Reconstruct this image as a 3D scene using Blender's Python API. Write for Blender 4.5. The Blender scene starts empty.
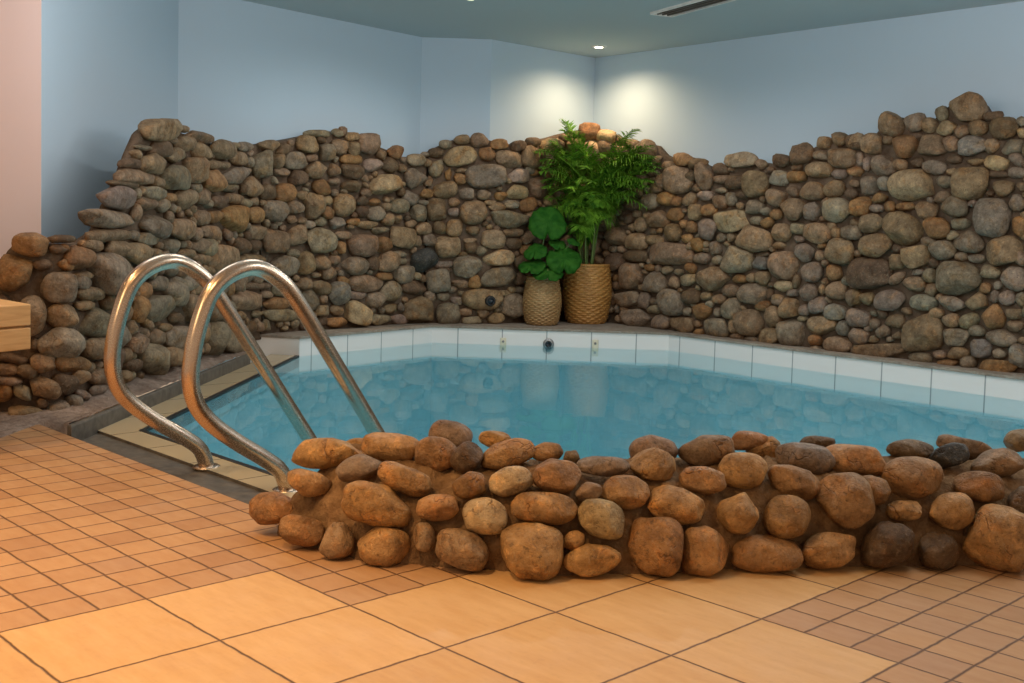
import bpy, bmesh, math, random
import numpy as np
from mathutils import Vector, Matrix, noise as mnoise

SC = bpy.context.scene
COL = SC.collection
S = 0.333            # one big floor tile, in metres; all plan coordinates below are in tiles
R = math.radians

# ------------------------------------------------------------------ camera
F_PX, PY = 1115.065, 291.02
PITCH, ROLL, YAW = 0.06218, 0.02741, -0.80069
CAMP = np.array([7.14992, -3.49387, 2.67389])
_f = np.array([math.sin(YAW), math.cos(YAW), 0.]); _r = np.array([math.cos(YAW), -math.sin(YAW), 0.]); _u = np.array([0, 0, 1.])
FWD = _f*math.cos(PITCH) - _u*math.sin(PITCH)
_u2 = _u*math.cos(PITCH) + _f*math.sin(PITCH)
RGT = _r*math.cos(ROLL) + _u2*math.sin(ROLL)
UPV = _u2*math.cos(ROLL) - _r*math.sin(ROLL)
cd = bpy.data.cameras.new('camera'); cam = bpy.data.objects.new('camera', cd); COL.objects.link(cam)
cd.sensor_width = 36; cd.lens = F_PX/1024*36; cd.shift_y = -(341.5-PY)/1024
cd.clip_start = 0.05; cd.clip_end = 60
mm = Matrix.Identity(4)
for i in range(3):
    mm[i][0] = RGT[i]; mm[i][1] = UPV[i]; mm[i][2] = -FWD[i]; mm[i][3] = CAMP[i]*S
cam.matrix_world = mm
SC.camera = cam

# measuring helpers: a photo pixel seen on a known plane -> a point of the room (tiles)
def ray(u, v): return FWD + RGT*((u-512)/F_PX) - UPV*((v-PY)/F_PX)
def onz(u, v, z): d = ray(u, v); return CAMP + d*((z-CAMP[2])/d[2])
def onx(u, v, x): d = ray(u, v); return CAMP + d*((x-CAMP[0])/d[0])
def onplane(u, v, p, n): d = ray(u, v); return CAMP + d*(np.dot(np.asarray(p)-CAMP, n)/np.dot(d, n))
def atdepth(u, v, D): return CAMP + ray(u, v)*D
def depth(p): return float(np.dot(np.asarray(p)-CAMP, FWD))

# ------------------------------------------------------------------ light, exposure
SC.view_settings.view_transform = 'Standard'
SC.view_settings.look = 'None'
SC.view_settings.gamma = 1.0
SC.view_settings.use_curve_mapping = False
SC.view_settings.exposure = 0.0
W = bpy.data.worlds.new('room_ambience'); SC.world = W; W.use_nodes = True
bg = W.node_tree.nodes['Background']; bg.inputs[0].default_value = (1.0, 0.74, 0.52, 1); bg.inputs[1].default_value = 0.5

ZC = 6.87            # ceiling height (tiles)
def spot(name, p, energy, colour, angle=110, blend=1.0, radius=0.05, aim=None):
    l = bpy.data.lights.new(name, 'SPOT'); l.energy = energy; l.color = colour
    l.spot_size = R(angle); l.spot_blend = blend; l.shadow_soft_size = radius
    o = bpy.data.objects.new(name, l); COL.objects.link(o); o.location = Vector(p)*S
    d = Vector(aim)-Vector(p) if aim else Vector((0, 0, -1))
    o.rotation_euler = d.to_track_quat('-Z', 'Y').to_euler()
    return o
WARM = (1.0, 0.60, 0.27)
LAMP_PLANT = onz(599, 46, ZC)
LAMP_POOL = [onz(470, -3, ZC), onz(643, -4, ZC)]
spot('lamp_over_plants', (*LAMP_PLANT[:2], ZC-.06), 58, (1.0, .70, .41), 156, .85, .04)
for p in LAMP_POOL:
    spot('lamp_over_pool', (*p[:2], ZC-.06), 52, (1.0, .95, .88), 168, .6, .04)
def fill_light(name, p, energy, colour, radius):
    l = bpy.data.lights.new(name, 'POINT'); l.energy = energy; l.color = colour; l.shadow_soft_size = radius
    o = bpy.data.objects.new(name, l); COL.objects.link(o); o.location = Vector(p)*S
for x, y, e in ((-4.6, 4.6, 15), (-6.0, 2.4, 13), (-.5, 9.6, 28), (3.0, 6.5, 30), (4.5, 12.0, 34)):
    fill_light('fill_over_pool', (x, y, ZC-1.2), e, (1.0, .95, .90), .35)  # added fill without any fixture, to brighten the upper blue walls
fill_light('fill_over_deck', (-.5, -6.0, 5.4), 42, (1.0, .64, .33), .4)  # added unseen warm fill for the bench front and low wall
for x, y, e in ((-2.2, -2.2, 70), (1.2, -1.4, 120), (4.4, -.2, 14), (-4.6, -1.6, 62), (1.4, -4.8, 80), (-7.5, -3.5, 36)):
    spot('lamp_over_deck', (x, y, ZC-.06), e, WARM, 120, .95, .05)

# ------------------------------------------------------------------ helpers
def mesh(name, verts, faces, mat, parent=None, loc=None, smooth=True, tint=None):
    """one mesh object; verts in tiles; origin at loc (tiles)"""
    v = np.asarray(verts, dtype=float)
    o3 = np.asarray(loc if loc is not None else (v.min(0)+v.max(0))/2, dtype=float)
    me = bpy.data.meshes.new(name)
    me.from_pydata([tuple(x) for x in (v-o3)*S], [], [tuple(int(i) for i in f) for f in faces])
    if smooth: me.polygons.foreach_set('use_smooth', [True]*len(me.polygons))
    for m in (mat if isinstance(mat, (list, tuple)) else [mat]): me.materials.append(m)
    if tint is not None:
        t = np.asarray(tint, dtype=float)
        if t.ndim == 1: t = np.tile(t, (len(v), 1))
        a = me.color_attributes.new('stone_tint', 'FLOAT_COLOR', 'POINT')
        a.data.foreach_set('color', np.concatenate([t, np.ones((len(v), 1))], 1).ravel())
    me.update()
    o = bpy.data.objects.new(name, me); COL.objects.link(o)
    if parent is not None:
        o.parent = parent
        q = parent; w = Vector((0, 0, 0))
        while q is not None: w = w + q.location; q = q.parent
        o.location = Vector(o3)*S - w
    else: o.location = Vector(o3)*S
    return o
def thing(name, label, cat, loc, group=None):
    o = bpy.data.objects.new(name, None); COL.objects.link(o)
    o.empty_display_size = .1; o.location = Vector(loc)*S
    o['label'] = label; o['category'] = cat
    if group: o['group'] = group
    return o
def tag(o, label, cat, group=None, kind=None):
    o['label'] = label; o['category'] = cat
    if group: o['group'] = group
    if kind: o['kind'] = kind
    return o
def struct(o, label, cat):
    o['kind'] = 'structure'; o['label'] = label; o['category'] = cat; return o
class MB:
    def __init__(s): s.v = []; s.f = []
    def add(s, v, f):
        k = len(s.v); s.v += [tuple(map(float, x)) for x in v]; s.f += [tuple(i+k for i in q) for q in f]
    def prism(s, poly, z0, z1):
        n = len(poly); k = len(s.v)
        s.v += [(p[0], p[1], z0) for p in poly] + [(p[0], p[1], z1) for p in poly]
        s.f += [tuple(k+i for i in reversed(range(n))), tuple(k+n+i for i in range(n))]
        s.f += [(k+i, k+(i+1) % n, k+n+(i+1) % n, k+n+i) for i in range(n)]
    def box(s, x0, x1, y0, y1, z0, z1): s.prism([(x0, y0), (x1, y0), (x1, y1), (x0, y1)], z0, z1)
    def tube(s, pts, rad, seg=16, cap=True):
        P = [np.array(p, float) for p in pts]; n = len(P); k = len(s.v); up = None
        rads = rad if hasattr(rad, '__len__') else [rad]*n
        for i in range(n):
            t = P[min(i+1, n-1)]-P[max(i-1, 0)]; t /= np.linalg.norm(t)
            if up is None:
                up = np.cross(t, (1, 0, 0.) if abs(t[0]) < .8 else (0, 1., 0)); up /= np.linalg.norm(up)
            up = up - t*np.dot(up, t); up /= np.linalg.norm(up); sd = np.cross(t, up)
            for j in range(seg):
                a = 2*math.pi*j/seg; s.v.append(tuple(P[i] + (up*math.cos(a)+sd*math.sin(a))*rads[i]))
        for i in range(n-1):
            for j in range(seg):
                a, b = k+i*seg+j, k+i*seg+(j+1) % seg
                s.f.append((a, b, b+seg, a+seg))
        if cap:
            s.f.append(tuple(k+j for j in reversed(range(seg)))); s.f.append(tuple(k+(n-1)*seg+j for j in range(seg)))
    def lathe(s, prof, c, seg=32):
        k = len(s.v); n = len(prof)
        for r, z in prof:
            for j in range(seg):
                a = 2*math.pi*j/seg; s.v.append((c[0]+r*math.cos(a), c[1]+r*math.sin(a), c[2]+z))
        for i in range(n-1):
            for j in range(seg):
                a, b = k+i*seg+j, k+i*seg+(j+1) % seg; s.f.append((a, b, b+seg, a+seg))
        s.f.append(tuple(k+j for j in reversed(range(seg)))); s.f.append(tuple(k+(n-1)*seg+j for j in range(seg)))
    def build(s, name, mat, parent=None, smooth=False, loc=None, bevel=0):
        o = mesh(name, s.v, s.f, mat, parent, loc, smooth)
        if bevel:
            m = o.modifiers.new('bevel', 'BEVEL'); m.width = bevel*S; m.segments = 2; m.limit_method = 'ANGLE'
        return o
def smooth_path(pts, n):
    """Catmull-Rom through pts, resampled to n points"""
    P = np.array(pts, float); Q = np.vstack([2*P[0]-P[1], P, 2*P[-1]-P[-2]]); out = []
    for i in range(1, len(Q)-2):
        for t in np.linspace(0, 1, 24, endpoint=False):
            a, b, c, d = Q[i-1:i+3]
            out.append(.5*((2*b)+(c-a)*t+(2*a-5*b+4*c-d)*t*t+(3*b-a-3*c+d)*t**3))
    out.append(P[-1]); out = np.array(out)
    L = np.concatenate([[0], np.cumsum(np.linalg.norm(np.diff(out, axis=0), axis=1))])
    s = np.linspace(0, L[-1], n)
    return np.stack([np.interp(s, L, out[:, k]) for k in range(out.shape[1])], 1)
def fillet(pts, rad, step=.06):
    """polyline with its corners rounded, densely sampled"""
    P = [np.array(p, float) for p in pts]; out = [P[0]]
    for i in range(1, len(P)-1):
        a, b, c = P[i-1:i+2]; d0 = (a-b)/np.linalg.norm(a-b); d1 = (c-b)/np.linalg.norm(c-b)
        r = min(rad, .45*np.linalg.norm(a-b), .45*np.linalg.norm(c-b))
        for t in np.linspace(0, 1, 12): out.append((1-t)**2*(b+d0*r)+2*t*(1-t)*b+t*t*(b+d1*r))
    out.append(P[-1]); out = np.array(out)
    L = np.concatenate([[0], np.cumsum(np.linalg.norm(np.diff(out, axis=0), axis=1))])
    s = np.arange(0, L[-1], step)
    return np.stack([np.interp(s, L, out[:, k]) for k in range(2)], 1), s

# ------------------------------------------------------------------ materials
class NT:
    def __init__(s, name):
        s.m = bpy.data.materials.new(name); s.m.use_nodes = True; s.t = s.m.node_tree
        s.bsdf = s.t.nodes['Principled BSDF']; s.out = s.t.nodes['Material Output']
    def n(s, typ, **kw):
        nd = s.t.nodes.new(typ)
        for k, v in kw.items(): setattr(nd, k, v)
        return nd
    def link(s, a, b): s.t.links.new(a, b)
    def put(s, sock, v):
        if hasattr(v, 'is_output'): s.link(v, sock)
        else: sock.default_value = v
    def math(s, op, a, b=0.0, c=0.0):
        nd = s.n('ShaderNodeMath', operation=op)
        for i, v in enumerate((a, b, c)):
            if i < len(nd.inputs): s.put(nd.inputs[i], v)
        return nd.outputs[0]
    def mix(s, f, a, b, mode='MIX'):
        nd = s.n('ShaderNodeMix', data_type='RGBA', blend_type=mode)
        s.put(nd.inputs[0], f)
        for i, v in ((6, a), (7, b)): s.put(nd.inputs[i], (*v, 1) if isinstance(v, tuple) and len(v) == 3 else v)
        return nd.outputs[2]
    def pos(s): return s.n('ShaderNodeNewGeometry').outputs['Position']
    def coord(s, which='Object'): return s.n('ShaderNodeTexCoord').outputs[which]
    def noise(s, scale, detail=4, rough=.55, vec=None, out='Fac', dist=0.0):
        nd = s.n('ShaderNodeTexNoise'); nd.inputs['Scale'].default_value = scale
        nd.inputs['Detail'].default_value = detail; nd.inputs['Roughness'].default_value = rough
        nd.inputs['Distortion'].default_value = dist
        s.link(vec if vec is not None else s.pos(), nd.inputs['Vector']); return nd.outputs[out]
    def ramp(s, f, stops):
        nd = s.n('ShaderNodeValToRGB'); el = nd.color_ramp.elements
        while len(el) < len(stops): el.new(.5)
        for e, (p, c) in zip(el, stops): e.position = p; e.color = (*c, 1) if len(c) == 3 else c
        s.link(f, nd.inputs[0]); return nd.outputs[0]
    def range(s, v, a, b, c=0., d=1.):
        nd = s.n('ShaderNodeMapRange'); s.put(nd.inputs[0], v)
        for i, x in enumerate((a, b, c, d)): nd.inputs[i+1].default_value = x
        return nd.outputs[0]
    def bump(s, h, strength=.3, dist=.01, normal=None):
        nd = s.n('ShaderNodeBump'); nd.inputs['Strength'].default_value = strength; nd.inputs['Distance'].default_value = dist
        s.link(h, nd.inputs['Height'])
        if normal is not None: s.link(normal, nd.inputs['Normal'])
        s.link(nd.outputs[0], s.bsdf.inputs['Normal']); return nd.outputs[0]
    def base(s, col, rough=.5, metal=0., spec=.5):
        s.put(s.bsdf.inputs['Base Color'], (*col, 1) if isinstance(col, tuple) and len(col) == 3 else col)
        s.put(s.bsdf.inputs['Roughness'], rough); s.bsdf.inputs['Metallic'].default_value = metal
        s.bsdf.inputs['Specular IOR Level'].default_value = spec
        return s.m
def plain(name, col, rough=.5, metal=0., nscale=30, namt=.08, bump=.05, spec=.5):
    t = NT(name); nz = t.noise(nscale)
    k = t.range(nz, .3, .7, 1-namt, 1+namt)
    c = t.mix(1.0, col, t.n('ShaderNodeCombineColor').outputs[0], 'MULTIPLY')
    cc = c.node.inputs[7].links[0].from_node
    for i in range(3): t.link(k, cc.inputs[i])
    if bump: t.bump(nz, bump, .004)
    return t.base(c, rough, metal, spec)

def mat_floor():
    t = NT('terracotta_floor_tiles')
    p = t.n('ShaderNodeVectorMath', operation='SCALE'); t.link(t.pos(), p.inputs[0]); p.inputs['Scale'].default_value = 1/S
    jit = t.n('ShaderNodeVectorMath', operation='MULTIPLY_ADD')
    t.link(t.noise(22, 2, .5, out='Color'), jit.inputs[0]); jit.inputs[1].default_value = (.02, .02, 0); t.link(p.outputs[0], jit.inputs[2])
    sp = t.n('ShaderNodeSeparateXYZ'); t.link(jit.outputs[0], sp.inputs[0])
    i, j = sp.outputs[0], sp.outputs[1]
    i = t.math('SUBTRACT', i, .01); j = t.math('SUBTRACT', j, .01)
    def step(a, lo, hi):  # 1 inside lo..hi
        return t.math('MULTIPLY', t.math('GREATER_THAN', a, lo), t.math('LESS_THAN', a, hi))
    big = t.math('MAXIMUM', t.math('MAXIMUM', step(i, 1, 3), t.math('MULTIPLY', step(i, 0, 1.5), t.math('LESS_THAN', j, 1.0))),
                 t.math('MULTIPLY', step(i, 2.5, 4), t.math('LESS_THAN', j, 3.0)))
    border = t.math('MULTIPLY', t.math('GREATER_THAN', j, 1.50), t.math('LESS_THAN', i, -1.0))
    def dist(a): return t.math('PINGPONG', a, .5)
    def tri(a): return t.math('DIVIDE', t.math('PINGPONG', t.math('MULTIPLY', a, 3), .5), 3)
    mixf = lambda f, a, b: t.math('ADD', t.math('MULTIPLY', a, t.math('SUBTRACT', 1, f)), t.math('MULTIPLY', b, f))
    di = mixf(big, tri(i), dist(i)); dj = mixf(big, tri(j), dist(j))
    dj = mixf(border, dj, t.math('ABSOLUTE', t.math('SUBTRACT', j, 1.70)))
    d = t.math('MINIMUM', di, dj)
    line = t.range(d, .003, .014, 1, 0)
    # a colour of its own for every tile
    sc = mixf(big, 3.0, 1.0)
    cv = t.n('ShaderNodeCombineXYZ'); t.link(t.math('FLOOR', t.math('MULTIPLY', i, sc)), cv.inputs[0]); t.link(t.math('FLOOR', t.math('MULTIPLY', j, sc)), cv.inputs[1])
    wn = t.n('ShaderNodeTexWhiteNoise', noise_dimensions='2D'); t.link(cv.outputs[0], wn.inputs['Vector'])
    small = t.ramp(wn.outputs['Value'], [(0, (.42, .24, .125)), (.35, (.48, .285, .145)), (.7, (.52, .315, .16)), (1, (.45, .275, .16))])
    bigc = t.ramp(wn.outputs['Value'], [(0, (.60, .375, .17)), (1, (.67, .43, .20))])
    c = t.mix(big, small, bigc)
    st = t.n('ShaderNodeMapping'); st.inputs['Scale'].default_value = (3.2, 14, 3); st.inputs['Rotation'].default_value = (0, 0, .25); t.link(t.pos(), st.inputs[0])
    cl = t.noise(2.2, 5, .62, st.outputs[0])
    c = t.mix(t.range(cl, .3, .75, 0, .38), c, (.66, .46, .27), 'MULTIPLY')
    c = t.mix(t.range(t.noise(60, 3), .55, .75, 0, .12), c, (.3, .17, .09))
    c = t.mix(line, c, (.11, .052, .022))
    t.bump(t.math('SUBTRACT', t.math('MULTIPLY', cl, .25), line), .5, .004)
    return t.base(c, t.range(t.noise(9, 3), .3, .7, .42, .62), 0, .35)
def mat_stone(name='river_stone', gloss=.62, bumpk=1.0):
    t = NT(name)
    at = t.n('ShaderNodeAttribute'); at.attribute_name = 'stone_tint'; c = at.outputs['Color']
    n1 = t.noise(16, 7, .68); n2 = t.noise(75, 6, .7); n3 = t.noise(8, 4, .6, dist=1.5); n4 = t.noise(30, 5, .7, dist=.6)
    c = t.mix(t.range(n1, .36, .66, 0, .9), c, t.mix(1.0, c, (.38, .34, .30), 'MULTIPLY'))
    c = t.mix(t.range(n3, .50, .66, 0, .6), c, t.mix(1.0, c, (1.35, 1.02, .62), 'MULTIPLY'))
    c = t.mix(t.range(n4, .54, .68, 0, .75), c, t.mix(1.0, c, (1.75, 1.65, 1.5), 'MULTIPLY'))
    c = t.mix(t.range(n2, .56, .72, 0, .38), c, (.50, .40, .28))
    c = t.mix(t.range(n2, .46, .30, 0, .7), c, (.035, .024, .016))
    vo = t.n('ShaderNodeTexVoronoi', feature='DISTANCE_TO_EDGE'); vo.inputs['Scale'].default_value = 9
    wv = t.n('ShaderNodeVectorMath', operation='MULTIPLY_ADD'); t.link(t.noise(6, 4, .6, out='Color'), wv.inputs[0]); wv.inputs[1].default_value = (.3,)*3; t.link(t.pos(), wv.inputs[2])
    t.link(wv.outputs[0], vo.inputs['Vector'])
    crack = t.range(vo.outputs[0], 0, .03, 1, 0)
    crack = t.math('MULTIPLY', crack, t.range(n3, .5, .6))
    c = t.mix(t.math('MULTIPLY', crack, .45), c, (.06, .04, .025))
    h = t.math('ADD', t.math('MULTIPLY', n1, 1.0), t.math('MULTIPLY', n4, .55))
    h = t.math('ADD', h, t.math('MULTIPLY', n2, .3))
    h = t.math('SUBTRACT', h, t.math('MULTIPLY', crack, .3))
    t.bump(h, .9*bumpk, .016)
    return t.base(c, t.range(n1, .3, .7, gloss-.14, gloss+.14), 0, .4)
def mat_mortar(name, c0, c1):
    t = NT(name); a = t.noise(30, 6, .7); b = t.noise(5, 3)
    c = t.ramp(a, [(.3, c0), (.7, c1)]); c = t.mix(t.range(b, .35, .65, 0, .5), c, tuple(x*.55 for x in c0))
    t.bump(a, 1.0, .02); return t.base(c, .9, 0, .2)
def mat_paint(name, col):
    t = NT(name); a = t.noise(180, 3); b = t.noise(1.2, 3)
    c = t.mix(t.range(b, .3, .7, 0, .12), col, tuple(x*.9 for x in col)); t.bump(a, .08, .002); return t.base(c, .8, 0, .25)
def mat_white_tile(name, col, along, grout=(.33, .36, .38)):
    """glazed tiles with upright joints; along = list of attribute-free joints via UV x (tiles)"""
    t = NT(name); uv = t.n('ShaderNodeUVMap'); uv.uv_map = 'UVMap'
    sp = t.n('ShaderNodeSeparateXYZ'); t.link(uv.outputs[0], sp.inputs[0])
    d = t.math('MULTIPLY', t.math('PINGPONG', t.math('DIVIDE', sp.outputs[0], along), .5), along)
    line = t.range(d, .006, .018, 1, 0)
    if name.startswith('turq'):
        d2 = t.math('MULTIPLY', t.math('PINGPONG', t.math('DIVIDE', sp.outputs[1], along), .5), along)
        line = t.math('MAXIMUM', line, t.range(d2, .006, .018, 1, 0))
        wn = t.noise(3, 3)
        col = t.mix(t.range(wn, .3, .7, 0, .5), col, tuple(x*.8 for x in col))
    c = t.mix(line, col, grout); t.bump(t.math('MULTIPLY', line, -1), .3, .003)
    return t.base(c, .22, 0, .5)
def mat_steel():
    t = NT('brushed_steel'); b = t.noise(5, 3); a = t.noise(400, 2)
    c = t.mix(t.range(b, .4, .7, 0, .35), (.60, .49, .39), (.47, .36, .28))
    return t.base(c, t.range(a, .3, .7, .20, .30), 1.0)
def mat_water():
    t = NT('pool_water'); nt = t.t; nt.nodes.remove(t.bsdf)
    bmp = t.n('ShaderNodeBump'); bmp.inputs['Strength'].default_value = .06; bmp.inputs['Distance'].default_value = .02
    a = t.noise(9, 3, .5); b = t.noise(2.0, 2, .5); t.link(t.math('ADD', t.math('MULTIPLY', a, .35), b), bmp.inputs['Height'])
    fr = t.n('ShaderNodeFresnel'); fr.inputs['IOR'].default_value = 1.33; t.link(bmp.outputs[0], fr.inputs['Normal'])
    gl = t.n('ShaderNodeBsdfGlossy'); gl.inputs['Roughness'].default_value = .015; t.link(bmp.outputs[0], gl.inputs['Normal'])
    gl.inputs['Color'].default_value = (.97, 1, 1, 1)
    tr = t.n('ShaderNodeBsdfTransparent'); tr.inputs['Color'].default_value = (.86, .98, 1.0, 1)
    mx = t.n('ShaderNodeMixShader'); t.link(fr.outputs[0], mx.inputs[0]); t.link(tr.outputs[0], mx.inputs[1]); t.link(gl.outputs[0], mx.inputs[2])
    t.link(mx.outputs[0], t.out.inputs['Surface']); return t.m
def mat_emit(name, col, k):
    t = NT(name); t.bsdf.inputs['Emission Color'].default_value = (*col, 1); t.bsdf.inputs['Emission Strength'].default_value = k
    return t.base(col, .4)
def mat_wicker(name, c0, c1):
    t = NT(name); a = t.noise(70, 4, .6); b = t.noise(12, 3)
    c = t.ramp(a, [(.3, c0), (.72, c1)]); c = t.mix(t.range(b, .4, .7, 0, .4), c, c0)
    t.bump(a, .4, .003); return t.base(c, .5, 0, .5)
def mat_leaf(name, c0, c1, scale=18):
    t = NT(name); a = t.noise(scale, 3); c = t.ramp(a, [(.3, c0), (.7, c1)])
    t.bump(a, .15, .003); t.base(c, .42, 0, .5)
    t.bsdf.inputs['Transmission Weight'].default_value = .12; t.bsdf.inputs['IOR'].default_value = 1.1
    return t.m
def mat_wood():
    t = NT('pale_sauna_wood'); mp = t.n('ShaderNodeMapping'); mp.inputs['Scale'].default_value = (2.5, 2.5, 30); t.link(t.pos(), mp.inputs[0])
    a = t.noise(3, 5, .6, mp.outputs[0], dist=.6); c = t.ramp(a, [(.3, (.54, .31, .12)), (.7, (.68, .43, .19))])
    t.bump(a, .12, .003); return t.base(c, .5, 0, .35)

M = dict(
    floor=mat_floor(), stone=mat_stone(), stone_front=mat_stone('varnished_river_stone', .5, 1.0),
    mortar=mat_mortar('brown_mortar', (.12, .082, .055), (.21, .15, .105)),
    mortar_front=mat_mortar('rough_ochre_mortar', (.16, .085, .04), (.40, .25, .13)),
    cement=mat_mortar('pale_cement', (.30, .25, .20), (.46, .40, .34)),
    cement_rough=mat_mortar('rough_pinkish_cement', (.20, .145, .115), (.46, .37, .31)),
    blue=mat_paint('pale_blue_paint', (.52, .665, .80)), pink=mat_paint('blush_paint', (.90, .77, .80)),
    ceil=mat_paint('ceiling_paint', (.52, .58, .60)),
    white=mat_white_tile('white_glazed_tile', (.80, .80, .80), 1.0), turq=mat_white_tile('turquoise_pool_tile', (.50, .84, .94), 1.0, (.44, .77, .88)),
    curb=plain('grey_slate', (.105, .095, .08), .55, 0, 25, .35, .4), beige=mat_white_tile('beige_ledge_tile', (.50, .41, .26), 1.0, (.2, .15, .09)),
    black=plain('black_grate', (.015, .016, .017), .5), steel=mat_steel(), water=mat_water(),
    wicker=mat_wicker('pale_seagrass', (.28, .165, .07), (.50, .33, .14)), wicker_dark=mat_wicker('honey_rattan', (.30, .14, .035), (.58, .32, .09)),
    palm=mat_leaf('palm_green', (.02, .10, .01), (.20, .42, .04)), round=mat_leaf('round_leaf_green', (.012, .07, .01), (.04, .15, .02)),
    stem=plain('green_stem', (.10, .16, .04), .5), soil=plain('dark_soil', (.04, .028, .02), .9, 0, 60, .4, .6),
    wood=mat_wood(), hook=plain('cream_plastic', (.70, .66, .52), .4), metal=plain('white_metal', (.75, .75, .73), .35), grey=plain('grey_metal', (.30, .31, .32), .3, .8),
    dark=plain('dark_glass', (.012, .018, .026), .08), bulb=mat_emit('warm_bulb', (1, .86, .62), 14), blade=plain('vent_blade', (.13, .115, .095), .5),
)

# ------------------------------------------------------------------ plan of the room (tiles)
ZW, ZE = -.10, .25                      # water level, top of the raised pool edge
k_ = 1.0143
def fromcam(x, y): return np.array([CAMP[0]+(x-CAMP[0])*k_, CAMP[1]+(y-CAMP[1])*k_])
WL, W2_, W3_, WC, WR = fromcam(-12.19, 6.5), fromcam(-12.85, 12.83), fromcam(-11.77, 14.0), fromcam(-11.74, 17.5), fromcam(-1.01, 16.82)
dL = np.array([math.cos(R(-47)), math.sin(R(-47))])
q = onplane(41.3, 120, (*WL, 0), np.array([-dL[1], dL[0], 0])); WP = q[:2]          # corner where the blush wall starts
WQ = WP + np.array([-.707, -.707])*7
WR2 = WR + (WR-WC)/np.linalg.norm(WR-WC)*9
POOL = [np.array(p) for p in ((-6.03, 2.91), (-11.45, 8.75), (-12.05, 12.65), (-8.17, 16.28), (4.0, 15.36), (8.2, 11.6))]
FBASE = smooth_path([(-1.22, 2.15), (-1.12, 1.78), (-.85, 1.5), (-.45, 1.43), (.07, 1.55), (.45, 1.75), (.9, 2.05), (1.36, 2.42), (1.74, 2.87), (2.17, 3.5),
                     (2.83, 4.48), (3.35, 5.15), (3.7, 5.58), (4.3, 6.3), (5.0, 7.15), (5.7, 8.1)], 260)
_t = np.gradient(FBASE, axis=0); _t /= np.linalg.norm(_t, axis=1)[:, None]
FN = np.stack([-_t[:, 1], _t[:, 0]], 1)                                            # towards the pool
FPROF = smooth_path([(0, -.02), (.07, .25), (.17, .48), (.34, .66), (.58, .76), (.85, .80), (1.1, .72), (1.25, .5), (1.3, .1), (1.3, -.5)], 46)
INNER = [FBASE[i] + FN[i]*1.2 for i in range(len(FBASE)-1, 90, -12)]
INNER = [p for p in INNER if p[1] > 2.95] + [np.array([-1.2, 2.91])]
POOL = POOL + INNER

# ------------------------------------------------------------------ setting
b = MB()   # deck slab; its edge along the gutter is straight, then it runs under the low stone wall
edge = [(-14, -9), (12, -9), (12, 12)] + [tuple(FBASE[i]+FN[i]*.6) for i in range(len(FBASE)-1, 60, -10)] + [(-.7, 1.87), (-6.9, 1.87), (-9.2, 4.2), (-14, 4.2)]
b.prism(edge, -.45, 0)
struct(b.build('floor', M['floor']), 'terracotta tiled pool deck with large and small tiles', 'floor')
b = MB(); b.prism([(-18, -10), (13, -10), (13, 20), (-18, 20)], ZC, ZC+.2)
struct(b.build('ceiling', M['ceil']), 'plain grey blue ceiling over the pool', 'ceiling')
def wall(name, a, c, mat, label):
    d = (c-a)/np.linalg.norm(c-a); n = np.array([d[1], -d[0]])        # n points into the room
    w = MB(); w.prism([tuple(a), tuple(c), tuple(c-n*.15), tuple(a-n*.15)], -.5, ZC)
    struct(w.build(name, mat), label, 'wall')
wall('wall_front', WQ, WP, M['pink'], 'blush coloured wall end at the far left above the bench')
wall('wall_left', WP, WL, M['blue'], 'pale blue wall rising behind the steel handrails at the left')
wall('wall_back', WL, W2_, M['blue'], 'pale blue wall between the left corner and the slanted return')
wall('wall_return', W2_, W3_, M['blue'], 'narrow slanted strip of pale blue wall above the dip in the stones')
wall('wall_corner', W3_, WC, M['blue'], 'short cream-lit wall left of the plant corner')
wall('wall_right', WC, WR2, M['blue'], 'long pale wall at the right above the highest stones')

def strip(name, pts, z0, z1, mat, u0s=None, label='', cat='', normal_in=True):
    """upright faces along a plan polyline with UVs in tiles"""
    v = []; f = []; uv = []
    for i in range(len(pts)-1):
        a, c = np.array(pts[i]), np.array(pts[i+1]); L = np.linalg.norm(c-a); u0 = (u0s or {}).get(i, 0)
        k = len(v); v += [(*a, z0), (*c, z0), (*c, z1), (*a, z1)]; f.append((k, k+1, k+2, k+3))
        uv += [(u0, z0), (u0+L, z0), (u0+L, z1), (u0, z1)]
    o = mesh(name, v, f, mat, smooth=False)
    l = o.data.uv_layers.new(name='UVMap'); l.data.foreach_set('uv', np.array(uv, float).ravel())
    return struct(o, label, cat)
def flat(name, poly, z, mat, label, cat):
    o = mesh(name, [(*p[:2], z) for p in poly], [tuple(range(len(poly)))], mat, smooth=False)
    l = o.data.uv_layers.new(name='UVMap'); l.data.foreach_set('uv', np.array([p[:2] for p in poly], float).ravel())
    return struct(o, label, cat)
E0 = np.array([-12.6, 8.0])
joint0 = {1: .685, 2: .41, 3: .68, 0: .62}
strip('pool_edge', [E0]+POOL[1:5]+[POOL[5]], -.42, ZE, M['white'], joint0, 'raised white tiled pool edge above the water', 'pool edge')
strip('pool_basin_wall', POOL+[POOL[0]], -3.4, -.40, M['turq'], None, 'turquoise tiled basin wall under the water', 'pool')
strip('pool_basin_rim', [POOL[0], POOL[1]], -.42, -.112, M['turq'], None, 'turquoise upper rim of the left basin wall', 'pool rim')
strip('pool_basin_rim', INNER[::-1][:1]+[POOL[0]], -.42, -.112, M['turq'], None, 'turquoise upper rim of the basin on the deck side', 'pool rim')
strip('pool_basin_rim', [POOL[0], POOL[1]], -.112, -.085, M['black'], None, 'black slotted rim along the left side of the water', 'pool rim')
strip('pool_basin_rim', INNER[::-1][:1]+[POOL[0]], -.112, -.085, M['black'], None, 'black slotted rim along the deck side of the water', 'pool rim')
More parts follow.
